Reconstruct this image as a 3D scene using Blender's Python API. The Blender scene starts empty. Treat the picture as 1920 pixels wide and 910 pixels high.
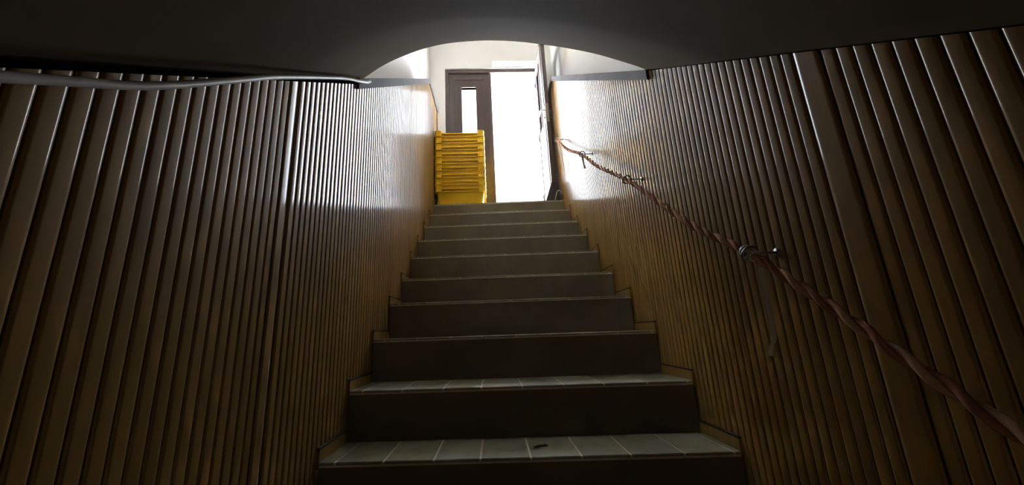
import bpy, bmesh, math, random
from mathutils import Matrix, Vector

random.seed(7)
scene = bpy.context.scene
COL = scene.collection

# ------------------------------------------------------------------ camera
CAM_LOC = Vector((-0.082, -1.185, 0.369))
R_ = Vector((0.9977, -0.0450, -0.0523))
F_ = Vector((0.0566, 0.9695, 0.2384)).normalized()
U_ = R_.cross(F_).normalized()
R_ = F_.cross(U_).normalized()
cam_data = bpy.data.cameras.new('camera')
cam_data.sensor_width = 36.0
cam_data.lens = 680.0 / 1920.0 * 36.0
cam_data.clip_start = 0.02
cam = bpy.data.objects.new('camera', cam_data)
COL.objects.link(cam)
cam.matrix_world = Matrix(((R_.x, U_.x, -F_.x, CAM_LOC.x), (R_.y, U_.y, -F_.y, CAM_LOC.y),
                           (R_.z, U_.z, -F_.z, CAM_LOC.z), (0, 0, 0, 1)))
scene.camera = cam

# ------------------------------------------------------------------ daylight and exposure
world = bpy.data.worlds.new('overcast_sky')
scene.world = world
world.use_nodes = True
bg = world.node_tree.nodes['Background']
bg.inputs['Color'].default_value = (0.82, 0.89, 1.0, 1)
bg.inputs['Strength'].default_value = 3.1
scene.view_settings.view_transform = 'Standard'
scene.view_settings.look = 'None'
scene.view_settings.gamma = 1.0
scene.view_settings.use_curve_mapping = False
scene.view_settings.exposure = 2.05

sun_d = bpy.data.lights.new('sun', 'SUN'); sun_d.energy = 125.0; sun_d.angle = math.radians(1.0); sun_d.color = (1.0, 0.975, 0.94)
sun = bpy.data.objects.new('sun', sun_d); COL.objects.link(sun)
sun.rotation_euler = Vector((-0.62, 0.10, -0.78)).to_track_quat('-Z', 'Y').to_euler()     # lights the yard outside, slants past the doorway

DOOR_Y = 2.80
pd = bpy.data.lights.new('door_daylight_portal', 'AREA')       # sampling portal of the doorway, gives off no light itself
pd.shape = 'RECTANGLE'; pd.size = 1.25; pd.size_y = 2.2
pd.cycles.is_portal = True
po = bpy.data.objects.new('door_daylight_portal', pd)
COL.objects.link(po)
po.location = (0.0, DOOR_Y + 0.20, 2.68)
po.rotation_euler = (math.radians(-90), 0, 0)

# ------------------------------------------------------------------ measures
W = 1.25
H, G = 0.17634, 0.23669          # riser, going
SK, TL = -0.088 / W, -0.025 / W  # the flight stands slightly askew between the walls
SL = H / G
DZ = [0.005, -0.001, 0.002, 0.003, -0.010, -0.004, -0.002, -0.001, 0.004, 0.004]
DY = [0.008, -0.016, -0.002, 0.006, 0.005, 0.002, 0.0, 0.0, -0.002, -0.002]
FACE = 0.632                      # slat faces
BACK = 0.636                      # boarding behind the slats
PLASTER = 0.78
FAR_END = 2.46                    # panelling ends on the landing
NEAR_END = -2.6
LAND = 9 * H + 0.004
TOP = 4.4

def nz(i): return i * H + (DZ[i] if 0 <= i < 10 else 0)
def ny(i): return i * G + (DY[i] if 0 <= i < 10 else 0)

# ------------------------------------------------------------------ materials
def new_mat(name, color, rough=0.5, metallic=0.0, spec=0.5, coat=0.0):
    m = bpy.data.materials.new(name); m.use_nodes = True
    b = m.node_tree.nodes['Principled BSDF']
    b.inputs['Base Color'].default_value = (*color, 1)
    b.inputs['Roughness'].default_value = rough
    b.inputs['Metallic'].default_value = metallic
    b.inputs['Specular IOR Level'].default_value = spec
    b.inputs['Coat Weight'].default_value = coat
    return m

def noisy(name, c1, c2, scale=(8, 8, 8), rough=0.5, bump=0.0, detail=6, rnd=0.0, spec=0.5, coat=0.0, coat_rough=0.1, dist=0.002):
    m = new_mat(name, c1, rough, 0, spec, coat)
    nt = m.node_tree; b = nt.nodes['Principled BSDF']
    b.inputs['Coat Roughness'].default_value = coat_rough
    tc = nt.nodes.new('ShaderNodeTexCoord'); mp = nt.nodes.new('ShaderNodeMapping')
    mp.inputs['Scale'].default_value = scale
    nt.links.new(tc.outputs['Object'], mp.inputs['Vector'])
    oi = nt.nodes.new('ShaderNodeObjectInfo')
    add = nt.nodes.new('ShaderNodeVectorMath'); add.operation = 'ADD'
    sc = nt.nodes.new('ShaderNodeMath'); sc.operation = 'MULTIPLY'; sc.inputs[1].default_value = 37.0
    nt.links.new(oi.outputs['Random'], sc.inputs[0])
    nt.links.new(mp.outputs['Vector'], add.inputs[0]); nt.links.new(sc.outputs[0], add.inputs[1])
    n = nt.nodes.new('ShaderNodeTexNoise'); n.inputs['Scale'].default_value = 1.0; n.inputs['Detail'].default_value = detail
    nt.links.new(add.outputs[0], n.inputs['Vector'])
    r = nt.nodes.new('ShaderNodeValToRGB')
    r.color_ramp.elements[0].position = 0.3; r.color_ramp.elements[1].position = 0.7
    r.color_ramp.elements[0].color = (*c1, 1); r.color_ramp.elements[1].color = (*c2, 1)
    nt.links.new(n.outputs['Fac'], r.inputs['Fac'])
    out = r.outputs['Color']
    if rnd:
        mr = nt.nodes.new('ShaderNodeMapRange')
        mr.inputs['To Min'].default_value = 1 - rnd; mr.inputs['To Max'].default_value = 1 + rnd
        nt.links.new(oi.outputs['Random'], mr.inputs['Value'])
        hs = nt.nodes.new('ShaderNodeHueSaturation')
        nt.links.new(mr.outputs[0], hs.inputs['Value']); nt.links.new(out, hs.inputs['Color'])
        out = hs.outputs['Color']
    nt.links.new(out, b.inputs['Base Color'])
    if bump:
        bp = nt.nodes.new('ShaderNodeBump'); bp.inputs['Strength'].default_value = bump; bp.inputs['Distance'].default_value = dist
        nt.links.new(n.outputs['Fac'], bp.inputs['Height']); nt.links.new(bp.outputs['Normal'], b.inputs['Normal'])
    return m

M = {}
M['slat'] = noisy('lacquered_wood', (0.275, 0.16, 0.039), (0.335, 0.20, 0.053), (60, 60, 2.2), 0.55, 0.05, rnd=0.10, spec=0.2, coat=0.70, coat_rough=0.11)
M['board'] = noisy('groove_board', (0.13, 0.075, 0.022), (0.16, 0.095, 0.03), (20, 20, 2), 0.5)
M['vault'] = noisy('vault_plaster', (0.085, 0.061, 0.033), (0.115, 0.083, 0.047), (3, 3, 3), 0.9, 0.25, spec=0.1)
M['plaster'] = noisy('white_plaster', (0.85, 0.88, 0.90), (0.89, 0.92, 0.94), (4, 4, 4), 0.8, 0.1)
M['beige'] = noisy('beige_plaster', (0.24, 0.21, 0.17), (0.28, 0.25, 0.20), (4, 4, 4), 0.85)
M['cap'] = noisy('grey_painted_cap', (0.10, 0.10, 0.115), (0.135, 0.135, 0.155), (9, 3, 9), 0.7, spec=0.2)
M['tile'] = noisy('tread_tile', (0.21, 0.21, 0.145), (0.30, 0.30, 0.215), (14, 14, 14), 0.42, 0.1, rnd=0.12)
M['grout'] = noisy('pale_grout', (0.62, 0.62, 0.54), (0.74, 0.74, 0.66), (30, 30, 30), 0.9)
M['riser'] = noisy('riser_render', (0.165, 0.142, 0.105), (0.21, 0.182, 0.135), (7, 7, 7), 0.7, 0.1)
M['concrete'] = noisy('concrete', (0.16, 0.155, 0.14), (0.22, 0.21, 0.19), (6, 6, 6), 0.9)
M['shade_and_dirt'] = new_mat('dark_shade_and_dirt', (0.035, 0.022, 0.012), 0.8)  # shared by the painted shadow line over the skirting and the dirt flake
M['door'] = noisy('dark_door_paint', (0.060, 0.042, 0.044), (0.085, 0.062, 0.064), (30, 30, 2.5), 0.42, 0.05)
M['crate'] = noisy('yellow_plastic', (0.93, 0.58, 0.012), (0.97, 0.64, 0.02), (5, 5, 5), 0.38)
M['steel'] = new_mat('dull_steel', (0.30, 0.29, 0.27), 0.38, 1.0)
M['brass'] = new_mat('handle_metal', (0.55, 0.52, 0.42), 0.35, 1.0)
M['rope_a'] = noisy('copper_brown_strand', (0.32, 0.12, 0.065), (0.42, 0.17, 0.095), (90, 90, 90), 0.8, 0.3)
M['rope_b'] = noisy('tan_strand', (0.50, 0.29, 0.17), (0.58, 0.36, 0.22), (90, 90, 90), 0.8, 0.3)
M['tape'] = noisy('pale_tape_and_reflection', (0.50, 0.53, 0.56), (0.66, 0.68, 0.70), (60, 60, 60), 0.35)
M['tail'] = noisy('pale_string', (0.66, 0.62, 0.58), (0.80, 0.78, 0.76), (10, 10, 22), 0.7)
M['cable'] = noisy('white_cable', (0.62, 0.61, 0.57), (0.72, 0.71, 0.67), (10, 10, 10), 0.35)
M['strip_pale'] = new_mat('pale_strip_finish', (0.70, 0.68, 0.74), 0.4)
M['black'] = noisy('black_rubber', (0.02, 0.02, 0.026), (0.03, 0.03, 0.036), (10, 10, 10), 0.5)
M['plastic'] = new_mat('pale_blue_plastic', (0.70, 0.74, 0.82), 0.35)
M['ground'] = noisy('light_paving', (0.52, 0.51, 0.48), (0.60, 0.59, 0.56), (2, 2, 2), 0.9)

def glass_mat():
    m = bpy.data.materials.new('clear_glass'); m.use_nodes = True
    nt = m.node_tree; nt.nodes.clear()
    o = nt.nodes.new('ShaderNodeOutputMaterial'); mx = nt.nodes.new('ShaderNodeMixShader')
    t = nt.nodes.new('ShaderNodeBsdfTransparent'); g = nt.nodes.new('ShaderNodeBsdfGlossy')
    g.inputs['Roughness'].default_value = 0.03
    t.inputs['Color'].default_value = (0.93, 0.95, 0.95, 1)
    fr = nt.nodes.new('ShaderNodeFresnel'); fr.inputs['IOR'].default_value = 1.45
    nt.links.new(fr.outputs[0], mx.inputs['Fac']); nt.links.new(t.outputs[0], mx.inputs[1]); nt.links.new(g.outputs[0], mx.inputs[2])
    nt.links.new(mx.outputs[0], o.inputs['Surface'])
    return m
M['glass'] = glass_mat()

# ------------------------------------------------------------------ helpers
def mesh_of(name, verts, faces, mat=None, smooth=False, recalc=True):
    me = bpy.data.meshes.new(name)
    me.from_pydata([tuple(v) for v in verts], [], faces)
    if recalc:
        bm = bmesh.new(); bm.from_mesh(me); bmesh.ops.recalc_face_normals(bm, faces=bm.faces[:]); bm.to_mesh(me); bm.free()
    if mat: me.materials.append(mat)
    if smooth:
        for p in me.polygons: p.use_smooth = True
    return me

def link(name, me, parent=None, loc=None):
    o = bpy.data.objects.new(name, me); COL.objects.link(o)
    if loc is not None: o.location = loc
    if parent is not None: o.parent = parent
    return o

def empty(name, loc=(0, 0, 0), parent=None):
    o = bpy.data.objects.new(name, None); COL.objects.link(o); o.location = loc
    o.empty_display_size = 0.05
    if parent is not None: o.parent = parent
    return o

def tag(o, label=None, cat=None, group=None, kind=None):
    if label: o['label'] = label
    if cat: o['category'] = cat
    if group: o['group'] = group
    if kind: o['kind'] = kind
    return o

BOXF = [(0, 1, 2, 3), (4, 7, 6, 5), (0, 4, 5, 1), (1, 5, 6, 2), (2, 6, 7, 3), (3, 7, 4, 0)]
def box_v(x0, x1, y0, y1, z0, z1):
    return [(x0, y0, z0), (x1, y0, z0), (x1, y1, z0), (x0, y1, z0), (x0, y0, z1), (x1, y0, z1), (x1, y1, z1), (x0, y1, z1)]

def box(name, mat, x0, x1, y0, y1, z0, z1, parent=None, bevel=0.0, at=None):
    me = mesh_of(name, box_v(x0, x1, y0, y1, z0, z1), BOXF, mat)
    if bevel:
        bm = bmesh.new(); bm.from_mesh(me)
        bmesh.ops.bevel(bm, geom=bm.edges[:], offset=bevel, segments=2, affect='EDGES', profile=0.6)
        bm.to_mesh(me); bm.free()
    return link(name, me, parent, at)

def prism_yz(name, mat, poly, x0, x1, parent=None):
    """a polygon in the y-z plane, extruded along x"""
    n = len(poly)
    v = [(x0, a, b) for a, b in poly] + [(x1, a, b) for a, b in poly]
    f = [tuple(range(n)), tuple(range(2 * n - 1, n - 1, -1))] + [(i, (i + 1) % n, n + (i + 1) % n, n + i) for i in range(n)]
    return link(name, mesh_of(name, v, f, mat), parent)

def boxes_mesh(name, mat, lst):
    v, f = [], []
    for b in lst:
        k = len(v); v += box_v(*b); f += [tuple(k + i for i in q) for q in BOXF]
    return mesh_of(name, v, f, mat)

def spline(pts, n):
    """Catmull-Rom through pts, n samples per span"""
    P = [Vector(p) for p in pts]
    P = [P[0] * 2 - P[1]] + P + [P[-1] * 2 - P[-2]]
    out = []
    for i in range(1, len(P) - 2):
        for k in range(n):
            t = k / n
            a, b, c, d = P[i - 1], P[i], P[i + 1], P[i + 2]
            out.append(0.5 * ((2 * b) + (c - a) * t + (2 * a - 5 * b + 4 * c - d) * t * t + (3 * b - a - 3 * c + d) * t ** 3))
    out.append(P[-2].copy())
    return out

def tube_mesh(name, path, rad, mat, seg=10, caps=True, flat=None):
    """tube along a list of points; rad a number or a list; flat=(a,b) squashes the section"""
    v, f = [], []
    n = len(path)
    up = Vector((0, 0, 1))
    t0 = (path[1] - path[0]).normalized()
    if abs(t0.dot(up)) > 0.95: up = Vector((0, 1, 0))
    nrm = (up - t0 * up.dot(t0)).normalized()
    for i, p in enumerate(path):
        t = (path[min(i + 1, n - 1)] - path[max(i - 1, 0)]).normalized()
        nrm = (nrm - t * nrm.dot(t)).normalized(); bn = t.cross(nrm)
        r = rad[i] if isinstance(rad, (list, tuple)) else rad
        fa, fb = flat if flat else (1, 1)
        for k in range(seg):
            a = 2 * math.pi * k / seg
            v.append(p + nrm * (math.cos(a) * r * fa) + bn * (math.sin(a) * r * fb))
    for i in range(n - 1):
        for k in range(seg):
            f.append((i * seg + k, i * seg + (k + 1) % seg, (i + 1) * seg + (k + 1) % seg, (i + 1) * seg + k))
    if caps:
        f.append(tuple(range(seg - 1, -1, -1))); f.append(tuple((n - 1) * seg + k for k in range(seg)))
    return mesh_of(name, v, f, mat, smooth=True)

# ------------------------------------------------------------------ shell
tag(box('floor', M['concrete'], -PLASTER - 0.15, PLASTER + 0.15, 9 * G + 0.26, DOOR_Y + 0.14, LAND - 0.25, LAND - 0.001), kind='structure')
tag(box('exterior_ground', M['ground'], -8, 8, DOOR_Y + 0.14, 14, LAND - 0.25, LAND - 0.02), kind='structure')

# plaster side walls, end wall and roof over the upper stairs
wall_l = tag(box('wall_left', M['plaster'], -PLASTER - 0.15, -PLASTER, NEAR_END, DOOR_Y + 0.14, -2.9, TOP), kind='structure')
wall_r = tag(box('wall_right', M['plaster'], PLASTER, PLASTER + 0.15, NEAR_END, DOOR_Y + 0.14, -2.9, TOP), kind='structure')
tag(box('wall_rear', M['vault'], -PLASTER - 0.15, PLASTER + 0.15, NEAR_END - 0.15, NEAR_END, -2.9, TOP), kind='structure')
tag(box('ceiling_upper', M['beige'], -PLASTER - 0.15, PLASTER + 0.15, 0.2, DOOR_Y + 0.14, TOP, TOP + 0.12), kind='structure')

# door wall with the doorway and a narrow light above its right half
DX0, DX1, DZ0, DZ1 = -0.585, 0.655, LAND, 3.665
TX0, TX1, TZ0, TZ1 = 0.02, 0.60, 3.685, 3.765
y0, y1 = DOOR_Y, DOOR_Y + 0.14
tag(link('wall_far', boxes_mesh('wall_far', M['plaster'], [
    (-PLASTER, DX0, y0, y1, LAND, TOP), (DX1, PLASTER, y0, y1, LAND, TOP),
    (DX0, DX1, y0, y1, DZ1, TZ0), (DX0, TX0, y0, y1, TZ0, TZ1), (TX1, DX1, y0, y1, TZ0, TZ1),
    (DX0, DX1, y0, y1, TZ1, TOP)])), kind='structure')
win = tag(empty('window_1', (TX0, DOOR_Y + 0.07, TZ0)), kind='structure')
box('pane', M['glass'], 0.0, TX1 - TX0, 0.05, 0.056, 0, TZ1 - TZ0, win)
box('window_frame', M['plaster'], 0.0, TX1 - TX0, 0.04, 0.066, 0, 0.006, win)

# vaulted ceiling over the lower flight, cut off by the arch
ARCH = [(-0.78, 1.30), (-0.67, 1.305), (-0.625, 1.321), (-0.555, 1.375), (-0.484, 1.418), (-0.412, 1.451), (-0.339, 1.478), (-0.267, 1.496),
        (-0.194, 1.506), (-0.097, 1.511), (-0.024, 1.510), (0.071, 1.502), (0.142, 1.491), (0.283, 1.463), (0.42, 1.426), (0.553, 1.374), (0.625, 1.343), (0.66, 1.338), (0.78, 1.338)]
prof = [(p.x, p.y) for p in spline([(a, b, 0) for a, b in ARCH], 4)]
def arch_y(x): return 0.236 - 0.077 * (x + 0.625)
v, f = [], []
ys = [None, -0.3, -0.9, -1.5, NEAR_END]
n = len(prof)
for k, yy in enumerate(ys):
    for x, rz in prof:
        y_ = arch_y(x) if yy is None else yy
        v.append((x, y_, rz + SL * y_))
for k in range(len(ys) - 1):
    for i in range(n - 1):
        f.append((k * n + i, k * n + i + 1, (k + 1) * n + i + 1, (k + 1) * n + i))
k0 = len(v)
for x, rz in prof: v.append((x, arch_y(x), TOP))          # face above the arch, towards the door
for i in range(n - 1): f.append((i, k0 + i, k0 + i + 1, i + 1))
k1 = len(v)
for x, rz in prof: v.append((x, NEAR_END, TOP))
for i in range(n - 1): f.append((k0 + i, k1 + i, k1 + i + 1, k0 + i + 1))
b0 = (len(ys) - 1) * n
for i in range(n - 1): f.append((b0 + i, b0 + i + 1, k1 + i + 1, k1 + i))
me = mesh_of('ceiling', v, f, M['vault'])
for p in me.polygons:
    if p.normal.z < -0.3: p.use_smooth = True
tag(link('ceiling', me), kind='structure')

# ------------------------------------------------------------------ panelling: boarding, slats, joints, caps
def cap_line(side):
    """(y, bottom, top) of the cap, as heights in the world"""
    if side < 0:
        return [(0.19, 1.268 + SL * 0.19, 1.322 + SL * 0.19), (1.94, 2.784, 2.842), (FAR_END, 2.800, 2.858)]
    return [(0.145, 1.292 + SL * 0.145, 1.342 + SL * 0.145), (2.10, 2.915, 2.975), (FAR_END, 2.930, 2.990)]

def slat_top(side, y):
    c = cap_line(side)
    if y < c[0][0]:
        return SL * y + (1.292 if side < 0 else 1.337)
    for a, b in zip(c, c[1:]):
        if y <= b[0]:
            t = (y - a[0]) / (b[0] - a[0]); return a[1] + (b[1] - a[1]) * t + 0.02
    return c[-1][1] + 0.02

def slat_mesh(name, width, flatw, depth, length, side, mat, bow=0.045):
    """one upright slat: flat face with rounded shoulders; origin at the middle of its top edge, on the back plane"""
    hw, fl = width / 2, flatw / 2
    prof = [(-hw, 0)]
    prof += [(-hw + (hw - fl) * 0.15, depth * 0.40), (-fl, depth)]
    sag = bow * fl
    prof = [(a, b * (depth - sag) / depth) for a, b in prof]
    for k in range(1, 4):
        u = -1 + k * 0.333
        prof.append((fl * u, depth - sag * u * u))
    prof += [(-a, b) for a, b in reversed(prof) if a < -1e-6]
    clean = []
    for q in prof:
        if not clean or abs(q[0] - clean[-1][0]) + abs(q[1] - clean[-1][1]) > 1e-6: clean.append(q)
    n = len(clean)
    v = [(-side * d, yy, SL * yy) for yy, d in clean] + [(-side * d, yy, SL * yy - length) for yy, d in clean]
    f = [(i, i + 1, n + i + 1, n + i) for i in range(n - 1)] + [tuple(range(2 * n, 3 * n)), tuple(range(4 * n - 1, 3 * n - 1, -1))]
    v = v + v                                        # the end faces have corners of their own, so the long faces shade evenly
    me = mesh_of(name, v, f, mat)
    for p in me.polygons: p.use_smooth = 2 <= p.index < n - 3
    return me

def panelling(side, parent):
    sx = side
    poly = [(NEAR_END, -2.85), (FAR_END, LAND - 1.0), (FAR_END, cap_line(side)[-1][1] + 0.01), (cap_line(side)[1][0], cap_line(side)[1][1] + 0.01),
            (cap_line(side)[0][0], cap_line(side)[0][1] + 0.01), (NEAR_END, SL * NEAR_END + 1.28)]
    a, b = (BACK, PLASTER) if sx > 0 else (-PLASTER, -BACK)
    prism_yz('boarding', M['board'], poly, a, b, parent)
    pitch = 0.0295
    sm = slat_mesh('slat', 0.0268, 0.0224, 0.0042, 1.8, side, M['slat'])
    wide = slat_mesh('joint_strip', 0.036 if side < 0 else 0.056, 0.032 if side < 0 else 0.050, 0.0040, 1.8, side, M['slat'], 0.015)
    jy = -0.249 if side < 0 else -0.532
    jw = 0.036 if side < 0 else 0.060
    gap = 0.013 if side < 0 else 0.002
    ysl = []
    y = jy - jw / 2 - pitch / 2
    while y > -1.45: ysl.append(y); y -= pitch
    y = jy + jw / 2 + gap + pitch / 2
    while y < FAR_END - 0.04: ysl.append(y); y += pitch
    for y in sorted(ysl):
        o = link('slat', sm, parent, (sx * BACK, y, slat_top(side, y)))
        turn = random.uniform(-0.35, 0.35)
        if side < 0 and jy < y < 0.55: turn += 3.2 * (0.55 - y) / 0.78       # this board has warped away from its seam
        o.rotation_euler = (0, 0, math.radians(turn))
    o = link('joint_strip', wide, parent, (sx * (BACK - 0.002), jy, slat_top(side, jy)))
    if side < 0: o.rotation_euler = (0, 0, math.radians(4.0))
    # end post of the panelling on the landing
    a, b = (FACE - 0.004, PLASTER) if sx > 0 else (-PLASTER, -FACE + 0.004)
    box('end_post', M['slat'], a, b, FAR_END - 0.025, FAR_END + 0.005, LAND, cap_line(side)[-1][1], parent, 0.003)
    # cap
    c = cap_line(side)
    poly = [(q[0], q[1]) for q in c] + [(q[0], q[2]) for q in reversed(c)]
    a, b = (FACE - 0.012, PLASTER) if sx > 0 else (-PLASTER, -FACE + 0.012)
    prism_yz('cap', M['cap'], poly, a, b, parent)

panelling(-1, wall_l)
panelling(1, wall_r)

# ------------------------------------------------------------------ staircase
stairs = tag(empty('staircase', (0, 0, 0)), 'straight flight of tiled concrete steps climbing between the panelled walls', 'staircase', kind='structure')
JOINTS = [-0.625, -0.575, -0.430, -0.279, -0.140, 0.010, 0.160, 0.305, 0.461, 0.605, 0.625]
def sheared(vs, yb, zb):
    return [(x, y + SK * x + yb, z + TL * x + zb) for x, y, z in vs]

HX = W / 2
for i in range(-8, 10):
    dep = (ny(i + 1) if i < 9 else 9 * G + 0.26) - ny(i)
    st = link('step', mesh_of('step', sheared(box_v(-HX, HX, 0.012, dep + 0.012, -0.36, -0.014), ny(i), nz(i)), BOXF, M['concrete']), stairs)
    rise = nz(i) - nz(i - 1)
    link('riser', mesh_of('riser', sheared(box_v(-HX, HX, 0.003, 0.012, -rise, -0.008), ny(i), nz(i)), BOXF, M['riser']), st)
    link('grout_bed', mesh_of('grout_bed', sheared(box_v(-HX, HX, 0.001, dep + 0.003, -0.014, -0.0015), ny(i), nz(i)), BOXF, M['grout']), st)
    for a, b in zip(JOINTS, JOINTS[1:]):
        j = 0.0036
        xa = a + (j if a > -HX else 0); xb = b - (j if b < HX else 0)
        cx = (xa + xb) / 2
        # tile sheared like its tread, bevelled front edge
        d = dep - 0.001
        vs = [(xa - cx, 0.0, -0.008), (xb - cx, 0.0, -0.008), (xb - cx, d, -0.008), (xa - cx, d, -0.008),
              (xa - cx, 0.0, -0.0025), (xb - cx, 0.0, -0.0025), (xa - cx, 0.0025, 0.0), (xb - cx, 0.0025, 0.0), (xb - cx, d, 0.0), (xa - cx, d, 0.0)]
        fs = [(0, 3, 2, 1), (0, 1, 5, 4), (4, 5, 7, 6), (6, 7, 8, 9), (1, 2, 8, 7, 5), (3, 0, 4, 6, 9), (2, 3, 9, 8)]
        tm = mesh_of('tread_tile', [(x, y + SK * x, z + TL * x) for x, y, z in vs], fs, M['tile'])
        link('tread_tile', tm, st, (cx, ny(i) + SK * cx, nz(i) + TL * cx))
    for s in (-1, 1):
        xa, xb = (HX - 0.002, FACE) if s > 0 else (-FACE, -HX + 0.002)
        link('skirting', mesh_of('skirting', sheared(box_v(xa, xb, 0.0, dep - 0.002, -0.02, 0.034), ny(i), nz(i)), BOXF, M['slat']), st)
        link('skirting_shadow', mesh_of('skirting_shadow', sheared(box_v(xa, xb, 0.0, dep - 0.002, 0.034, 0.040), ny(i), nz(i)), BOXF, M['shade_and_dirt']), st)  # dark strip painted in as the shadow line above the skirting

# ------------------------------------------------------------------ door: frame, closed leaf, open leaf
frame = tag(empty('door_frame', (0, DOOR_Y, LAND)), 'dark brown wooden frame around the bright doorway', 'door frame', kind='structure')
FY0, FY1 = 0.02, 0.12
hz = DZ1 - LAND
box('jamb', M['door'], DX0, DX0 + 0.045, FY0, FY1, 0, hz, frame, 0.003)
box('jamb', M['door'], DX1 - 0.045, DX1, FY0, FY1, 0, hz, frame, 0.003)
box('head', M['door'], DX0 + 0.045, DX1 - 0.045, FY0, FY1, hz - 0.05, hz, frame, 0.003)
box('threshold', M['door'], DX0 + 0.045, DX1 - 0.045, FY0, FY1, 0, 0.012, frame, 0.002)
for dx in (0.052, 0.066):
    box('jamb_strip', M['strip_pale'], DX1 - dx - 0.004, DX1 - dx + 0.002, FY0 + 0.01, FY0 + 0.03, 0.6, hz - 0.05, frame)  # thin pale upright strips beside the right jamb

def door_leaf(name, wd, ht, label, handle):
    """leaf in local x 0..wd (hinge at 0), y thickness 0.042, with a tall slit window; the lock stile is at x = wd"""
    root = empty(name)
    tag(root, label, 'door')
    t = 0.042
    wx0, wx1 = 0.155, 0.335; wz0, wz1 = ht * 0.50, ht - 0.20
    me = boxes_mesh('leaf_panel', M['door'], [(0, wx0, 0, t, 0, ht), (wx1, wd, 0, t, 0, ht), (wx0, wx1, 0, t, 0, wz0), (wx0, wx1, 0, t, wz1, ht)])
    link('leaf_panel', me, root)
    # raised moulding round the slit and a planted border on the leaf
    fr = []
    for (a, b, c, d) in ((wx0 - 0.02, wx0, wz0 - 0.02, wz1 + 0.02), (wx1, wx1 + 0.02, wz0 - 0.02, wz1 + 0.02), (wx0, wx1, wz0 - 0.02, wz0), (wx0, wx1, wz1, wz1 + 0.02)):
        fr.append((a, b, -0.008, t + 0.008, c, d))
    link('glazing_bead', boxes_mesh('glazing_bead', M['door'], fr), root)
    br = []
    for (a, b, c, d) in ((0.055, 0.067, 0.12, ht - 0.075), (wd - 0.067, wd - 0.055, 0.12, ht - 0.075), (0.067, wd - 0.067, 0.12, 0.132), (0.067, wd - 0.067, ht - 0.087, ht - 0.075)):
        br.append((a, b, -0.006, 0.0, c, d))
    link('panel_moulding', boxes_mesh('panel_moulding', M['door'], br), root)
    pane = box('pane', M['glass'], wx0, wx1, t / 2 - 0.002, t / 2 + 0.002, wz0, wz1, root)
    for a, b in ((wx0, wx0 + 0.016), (wx1 - 0.016, wx1)):
        box('pane_clip', M['black'], a, b, t / 2 - 0.012, t / 2 - 0.002, wz0 + 0.19, wz0 + 0.196, pane)
    for z in (0.22, ht * 0.5, ht - 0.25):
        hg = tube_mesh('hinge', [Vector((-0.004, -0.006, z)), Vector((-0.004, -0.006, z + 0.09))], 0.007, M['steel'])
        link('hinge', hg, root)
    if handle:
        z = 1.02
        box('lock_face', M['steel'], wd, wd + 0.002, t / 2 - 0.011, t / 2 + 0.011, z - 0.12, z + 0.10, root)
        for s in (-1, 1):
            yb = 0.0 if s < 0 else t
            hd = box('handle', M['brass'], wd - 0.075, wd - 0.035, min(yb, yb + s * 0.006), max(yb, yb + s * 0.006), z - 0.11, z + 0.09, root, 0.002)
            so = 0.048 if s < 0 else 0.017
            pth = spline([(wd - 0.055, yb, z + 0.05), (wd - 0.055, yb + s * so * 0.75, z + 0.05), (wd - 0.075, yb + s * so, z + 0.05), (wd - 0.16, yb + s * so, z + 0.045)], 5)
            link('lever', tube_mesh('lever', pth, 0.009 if s < 0 else 0.007, M['brass']), hd)
            link('lock_cylinder', tube_mesh('lock_cylinder', [Vector((wd - 0.055, yb, z - 0.04)), Vector((wd - 0.055, yb + s * 0.02, z - 0.04))], 0.012, M['steel']), hd)
    return root

leaf_h = hz - 0.05 - 0.016
MEET = -0.022
lw = MEET - (DX0 + 0.047)
left = door_leaf('door_leaf', lw, leaf_h, 'closed dark brown door leaf with a tall narrow glass slit behind the yellow crates', False)
left.location = (DX0 + 0.047, DOOR_Y + 0.045, LAND + 0.013)
box('astragal', M['door'], lw - 0.022, lw + 0.018, -0.012, 0.0, 0.0, leaf_h, left, 0.002)
rw = DX1 - 0.047 - MEET - 0.02
right = door_leaf('door_leaf', rw, leaf_h, 'dark brown door leaf swung open inward, seen edge-on at the right of the doorway', True)
# hinged on the right jamb and swung in, so that local +x points towards the stairs
right.location = (0.561, DOOR_Y + 0.015, LAND + 0.013)
right.rotation_euler = (0, 0, math.radians(-91.0))

# ------------------------------------------------------------------ nested yellow crates on the landing
def rrect(w, d, r, z, n=4):
    out = []
    for cx, cy, a0 in ((w / 2 - r, d / 2 - r, 0), (-w / 2 + r, d / 2 - r, 90), (-w / 2 + r, -d / 2 + r, 180), (w / 2 - r, -d / 2 + r, 270)):
        for k in range(n + 1):
            a = math.radians(a0 + 90 * k / n)
            out.append((cx + r * math.cos(a), cy + r * math.sin(a), z))
    return out

def loft(name, loops, mat, close=True, cap0=False, cap1=False):
    n = len(loops[0]); v = [p for l in loops for p in l]; f = []
    m = len(loops)
    for i in range(m - 1 if not close else m):
        a, b = i * n, ((i + 1) % m) * n
        for k in range(n): f.append((a + k, a + (k + 1) % n, b + (k + 1) % n, b + k))
    if cap0: f.append(tuple(range(n)))
    if cap1: f.append(tuple((m - 1) * n + k for k in range(n)))
    return mesh_of(name, v, f, mat)

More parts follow.
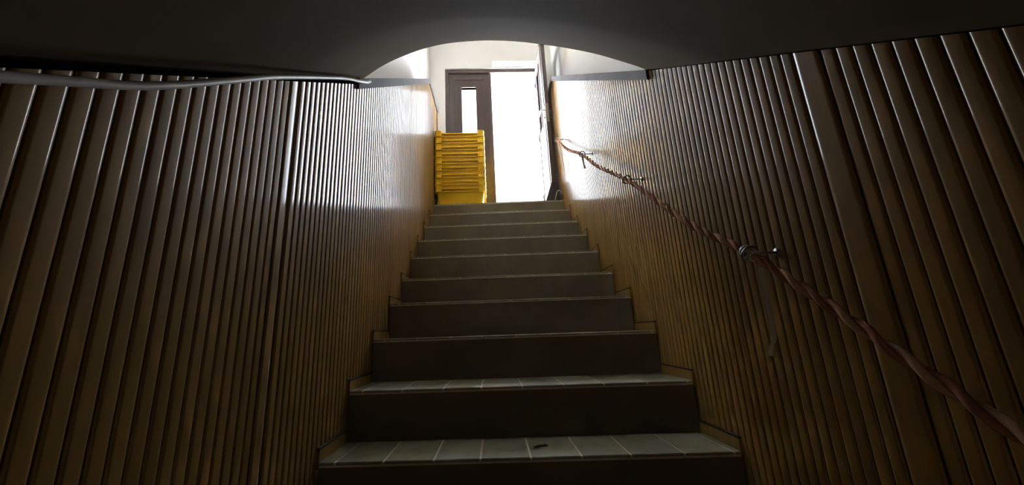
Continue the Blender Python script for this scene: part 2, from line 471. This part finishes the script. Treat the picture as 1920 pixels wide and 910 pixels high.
CW, CD, CH, NEST = 0.480, 0.36, 0.200, 0.0765
def crate_w(z): return CW - 0.055 * (1 - z / CH)
def crate_d(z): return CD - 0.055 * (1 - z / CH)
def wall_loops(a, b, thick):
    return [rrect(crate_w(a), crate_d(a), 0.02, a), rrect(crate_w(b), crate_d(b), 0.02, b),
            rrect(crate_w(b) - 2 * thick, crate_d(b) - 2 * thick, 0.018, b), rrect(crate_w(a) - 2 * thick, crate_d(a) - 2 * thick, 0.018, a + 0.003)]
L0 = wall_loops(0, CH, 0.003)
crate_body = loft('crate_body', L0, M['crate'], close=False, cap0=True, cap1=True)
def rim_mesh(z0, z1, out):
    w0, d0 = crate_w(z1) - 0.004, crate_d(z1) - 0.004
    return [rrect(w0, d0, 0.02, z1), rrect(w0 + 2 * out, d0 + 2 * out, 0.026, z1), rrect(w0 + 2 * out, d0 + 2 * out, 0.026, z0), rrect(w0 + 2 * out - 0.006, d0 + 2 * out - 0.006, 0.024, z0),
            rrect(w0 + 2 * out - 0.006, d0 + 2 * out - 0.006, 0.024, z1 - 0.003), rrect(w0, d0, 0.02, z1 - 0.003)]
crate_rim = loft('crate_rim', rim_mesh(CH - 0.013, CH, 0.015), M['crate'])
crate_rib = loft('crate_rib', rim_mesh(CH - 0.043, CH - 0.034, 0.012), M['crate'])
# corner lug: an L-shaped rounded shell around a corner that rises above the rim
def lug_mesh():
    w, d = crate_w(CH) / 2 + 0.014, crate_d(CH) / 2 + 0.014
    ln, th = 0.068, 0.010
    def sect(o, z):
        r = 0.022
        pts = [(w - ln, d + o)]
        for k in range(5):
            a = math.radians(90 - 90 * k / 4)
            pts.append((w - r + (r + o) * math.cos(a), d - r + (r + o) * math.sin(a)))
        pts.append((w + o, d - ln))
        r2 = r - th
        pts.append((w - th, d - ln))
        for k in range(5):
            a = math.radians(90 * k / 4)
            pts.append((w - r + r2 * math.cos(a), d - r + r2 * math.sin(a)))
        pts.append((w - ln, d - th))
        return [(x, y, z) for x, y in pts]
    zs = [(CH - 0.044, 0.002), (CH - 0.040, 0.0045), (CH - 0.034, 0.002), (CH - 0.006, -0.001), (CH + 0.020, 0.001), (CH + 0.026, 0.003), (CH + 0.0285, 0.001)]
    return loft('corner_lug', [sect(o, z) for z, o in zs], M['crate'], close=False, cap0=True, cap1=True)
lug = lug_mesh()
lug_mirror = lug.copy()
bm = bmesh.new(); bm.from_mesh(lug_mirror)
bmesh.ops.scale(bm, vec=(-1, 1, 1), verts=bm.verts[:]); bmesh.ops.reverse_faces(bm, faces=bm.faces[:]); bm.to_mesh(lug_mirror); bm.free()

ORD = ['lowest crate of the yellow plastic stack, its whole side showing above the top step', 'second yellow plastic crate from the bottom of the nested stack',
       'third yellow plastic crate from the bottom of the nested stack', 'fourth yellow plastic crate from the bottom of the nested stack',
       'middle yellow plastic crate of the nine nested on the landing', 'fourth yellow plastic crate from the top of the nested stack',
       'third yellow plastic crate from the top of the nested stack', 'second yellow plastic crate from the top of the nested stack',
       'topmost yellow plastic crate of the nested stack, its empty rim below the glass slit']
for i, lab in enumerate(ORD):
    c = empty('plastic_crate', (-0.372 + random.uniform(-.002, .002), 2.415 + random.uniform(-.002, .002), LAND + 0.002 + i * NEST))
    c.rotation_euler = (0, 0, math.radians(0.6 + random.uniform(-.5, .5)))
    tag(c, lab, 'crate', 'nested yellow crates on the landing')
    link('body', crate_body, c); link('rim', crate_rim, c); link('rib', crate_rib, c)
    for q, (m_, rz) in enumerate(((lug, 0), (lug_mirror, 0), (lug, math.pi), (lug_mirror, math.pi))):
        o = link('corner_lug', m_, c); o.rotation_euler = (0, 0, rz)

# ------------------------------------------------------------------ rope handrail on eye bolts
ROPE = [(0.572, 1.885, 2.108), (0.566, 1.484, 1.792), (0.562, 1.06, 1.524), (0.560, 0.759, 1.292), (0.560, 0.361, 1.030), (0.560, 0.110, 0.834), (0.560, -0.107, 0.665),
        (0.560, -0.328, 0.527), (0.560, -0.453, 0.430), (0.560, -0.548, 0.353), (0.560, -0.617, 0.295), (0.560, -0.673, 0.250), (0.560, -0.723, 0.211), (0.562, -1.05, -0.03), (0.565, -1.40, -0.29)]
path = spline(ROPE, 26)
rope = tag(empty('rope_handrail', ROPE[0]), 'twisted copper-brown rope handrail strung through eye bolts down the right wall', 'rope')
def strand(phase, mat, name):
    pts = []; s = 0.0
    for i, p in enumerate(path):
        if i: s += (p - path[i - 1]).length
        t = (path[min(i + 1, len(path) - 1)] - path[max(i - 1, 0)]).normalized()
        nx = Vector((1, 0, 0)); nx = (nx - t * nx.dot(t)).normalized(); nb = t.cross(nx)
        a = phase + s / 0.125 * 2 * math.pi
        pts.append(p - rope.location + (nx * math.cos(a) + nb * math.sin(a)) * 0.0056)
    link(name, tube_mesh(name, pts, 0.0068, mat, 8), rope)
def resample(pts, d):
    out = [pts[0]]; acc = 0
    for a, b in zip(pts, pts[1:]):
        L = (b - a).length; t = d - acc
        while t <= L: out.append(a + (b - a) * (t / L)); t += d
        acc = (acc + L) % d if True else 0
    return out
path = resample(path, 0.0075)
strand(0, M['rope_a'], 'strand'); strand(math.pi, M['rope_b'], 'strand')

def eye_bolt(x, y, z, label):
    root = tag(empty('eye_bolt', (FACE, y, z)), label, 'eye bolt', 'eye bolts carrying the rope')
    ring = []
    for k in range(25):
        a = 2 * math.pi * k / 24
        # ring lies across the rope's run
        ring.append(Vector((x - FACE + 0.019 * math.cos(a), -0.6 * 0.019 * math.sin(a), 0.8 * 0.019 * math.sin(a))))
    link('ring', tube_mesh('ring', ring, 0.0034, M['steel'], 8, caps=False), root)
    link('shank', tube_mesh('shank', [Vector((x - FACE + 0.019, 0, 0)), Vector((0.004, 0, 0))], 0.0034, M['steel'], 8), root)
    link('wall_plate', tube_mesh('wall_plate', [Vector((-0.003, 0, 0)), Vector((0.004, 0, 0))], 0.011, M['steel'], 12), root)
    return root
eye_bolt(0.572, 1.885, 2.108, 'uppermost eye bolt, holding the rope end beside the open door leaf')
eye_bolt(0.562, 1.06, 1.526, 'second eye bolt from the door, in the bright part of the right wall')
eye_bolt(0.560, 0.361, 1.030, 'third eye bolt from the door, where the rope passes into shade')
eye_bolt(0.560, -0.328, 0.527, 'eye bolt bound with pale tape, nearest the foot of the stairs')

# pale binding and tail at the lower eye bolt
tp = tag(empty('tape_binding', (0.56, -0.328, 0.527)), 'pale tape wound round the rope with a long loose tail hanging down', 'tape')
tdir = Vector((0, -0.79, -0.61))
for k, (off, rr) in enumerate(((-0.016, 0.0150), (0.014, 0.0155))):
    c0 = tdir * off
    link('wrap', tube_mesh('wrap', [c0 - tdir * 0.0055, c0 - tdir * 0.004, c0 + tdir * 0.004, c0 + tdir * 0.0055], [rr - 0.003, rr, rr, rr - 0.003], M['tape'], 14), tp)
tail = [(0.012, -0.011, -0.014), (0.013, -0.010, -0.055), (0.014, -0.006, -0.10), (0.015, -0.005, -0.163), (0.014, 0.000, -0.205), (0.013, 0.014, -0.226), (0.012, 0.022, -0.246)]
link('tail', tube_mesh('tail', spline(tail, 8), 0.0075, M['tail'], 8, flat=(0.4, 1.0)), tp)

tl = tag(empty('string_tails', (0.572, 1.885, 2.108)), 'loose pale strings dangling from the upper end of the rope', 'string')
for k, (dx, dy, ln) in enumerate(((0.0, -0.012, 0.30), (0.012, 0.0, 0.26), (0.02, -0.018, 0.34))):
    pts = spline([(dx, dy, -0.01), (dx + 0.006, dy - 0.012, -ln * 0.4), (dx + 0.014, dy - 0.012, -ln * 0.75), (dx + 0.018, dy - 0.02, -ln)], 6)
    link('string', tube_mesh('string', pts, 0.003, M['tail'], 6), tl)
t2 = tag(empty('reflection_strip', (0.562, 1.06, 1.515)), 'faint grey reflection below the second eye bolt, modelled as a short strip', 'reflection_strip')
link('strip', tube_mesh('strip', spline([(0.0, 0, 0), (0.004, 0.0, -0.05), (0.006, -0.004, -0.075), (0.008, -0.006, -0.10)], 6), 0.006, M['tape'], 8, flat=(0.3, 1)), t2)  # added strip that stands in for a grey reflection under the bolt

# ------------------------------------------------------------------ cable along the top of the left panelling
cab = tag(empty('cable', (-0.6, 0.233, 1.48)), 'pale cable sagging along the top of the left panelling', 'cable')
CAB = [(-0.602, -1.45, 0.215), (-0.602, -1.1, 0.465), (-0.6, -0.92, 0.600), (-0.6, -0.826, 0.663), (-0.6, -0.764, 0.705), (-0.6, -0.717, 0.736), (-0.6, -0.658, 0.780), (-0.6, -0.583, 0.843), (-0.6, -0.496, 0.918),
       (-0.602, -0.378, 1.019), (-0.606, -0.175, 1.179), (-0.606, 0.016, 1.326), (-0.602, 0.127, 1.401), (-0.606, 0.233, 1.476), (-0.612, 0.29, 1.525)]
pts = [p - cab.location for p in spline(CAB, 8)]
link('sheath', tube_mesh('sheath', pts, 0.0065, M['cable'], 10), cab)

# ------------------------------------------------------------------ things at the foot of the open leaf
poly = [(-0.085, 0), (0.05, 0), (0.05, 0.17), (0.03, 0.20), (-0.015, 0.20)]
v = [(a, -0.022, b) for a, b in poly] + [(a, 0.022, b) for a, b in poly]
nn = len(poly)
f = [tuple(range(nn)), tuple(range(2 * nn - 1, nn - 1, -1))] + [(i, (i + 1) % nn, nn + (i + 1) % nn, nn + i) for i in range(nn)]
wedge = link('door_wedge', mesh_of('door_wedge', v, f, M['black']), None, (0.553, 2.165, LAND))
tag(wedge, 'black slanted wedge on the landing at the foot of the open door leaf', 'wedge')
lp = tag(empty('plastic_loop', (0.56, 2.118, LAND)), 'pale blue-white plastic loop standing in front of the black wedge', 'plastic loop')
link('band', tube_mesh('band', spline([(-0.006, 0, 0), (0.008, 0, 0.05), (0.022, 0, 0.088), (0.040, 0, 0.098), (0.056, 0, 0.085), (0.060, 0, 0.06)], 6), 0.010, M['plastic'], 8, flat=(0.9, 0.4)), lp)

# dark crumb lying on the lowest visible tread
out = [(-0.026, -0.006), (-0.010, -0.009), (0.004, -0.003), (0.016, -0.006), (0.024, 0.004), (0.012, 0.006), (0.018, 0.016), (0.002, 0.010), (-0.012, 0.012), (-0.016, 0.003)]
nn = len(out)
v = [(a, b, 0) for a, b in out] + [(a * 0.9, b * 0.9, 0.003) for a, b in out]
f = [tuple(range(nn - 1, -1, -1)), tuple(range(nn, 2 * nn))] + [(i, (i + 1) % nn, nn + (i + 1) % nn, nn + i) for i in range(nn)]
crumb = link('dirt_flake', mesh_of('dirt_flake', v, f, M['shade_and_dirt']), None, (0.052, ny(0) + SK * 0.052 + 0.10, nz(0) + TL * 0.052 + 0.0005))
tag(crumb, 'small dark flake of dirt lying on the lowest tread in view', 'dirt')
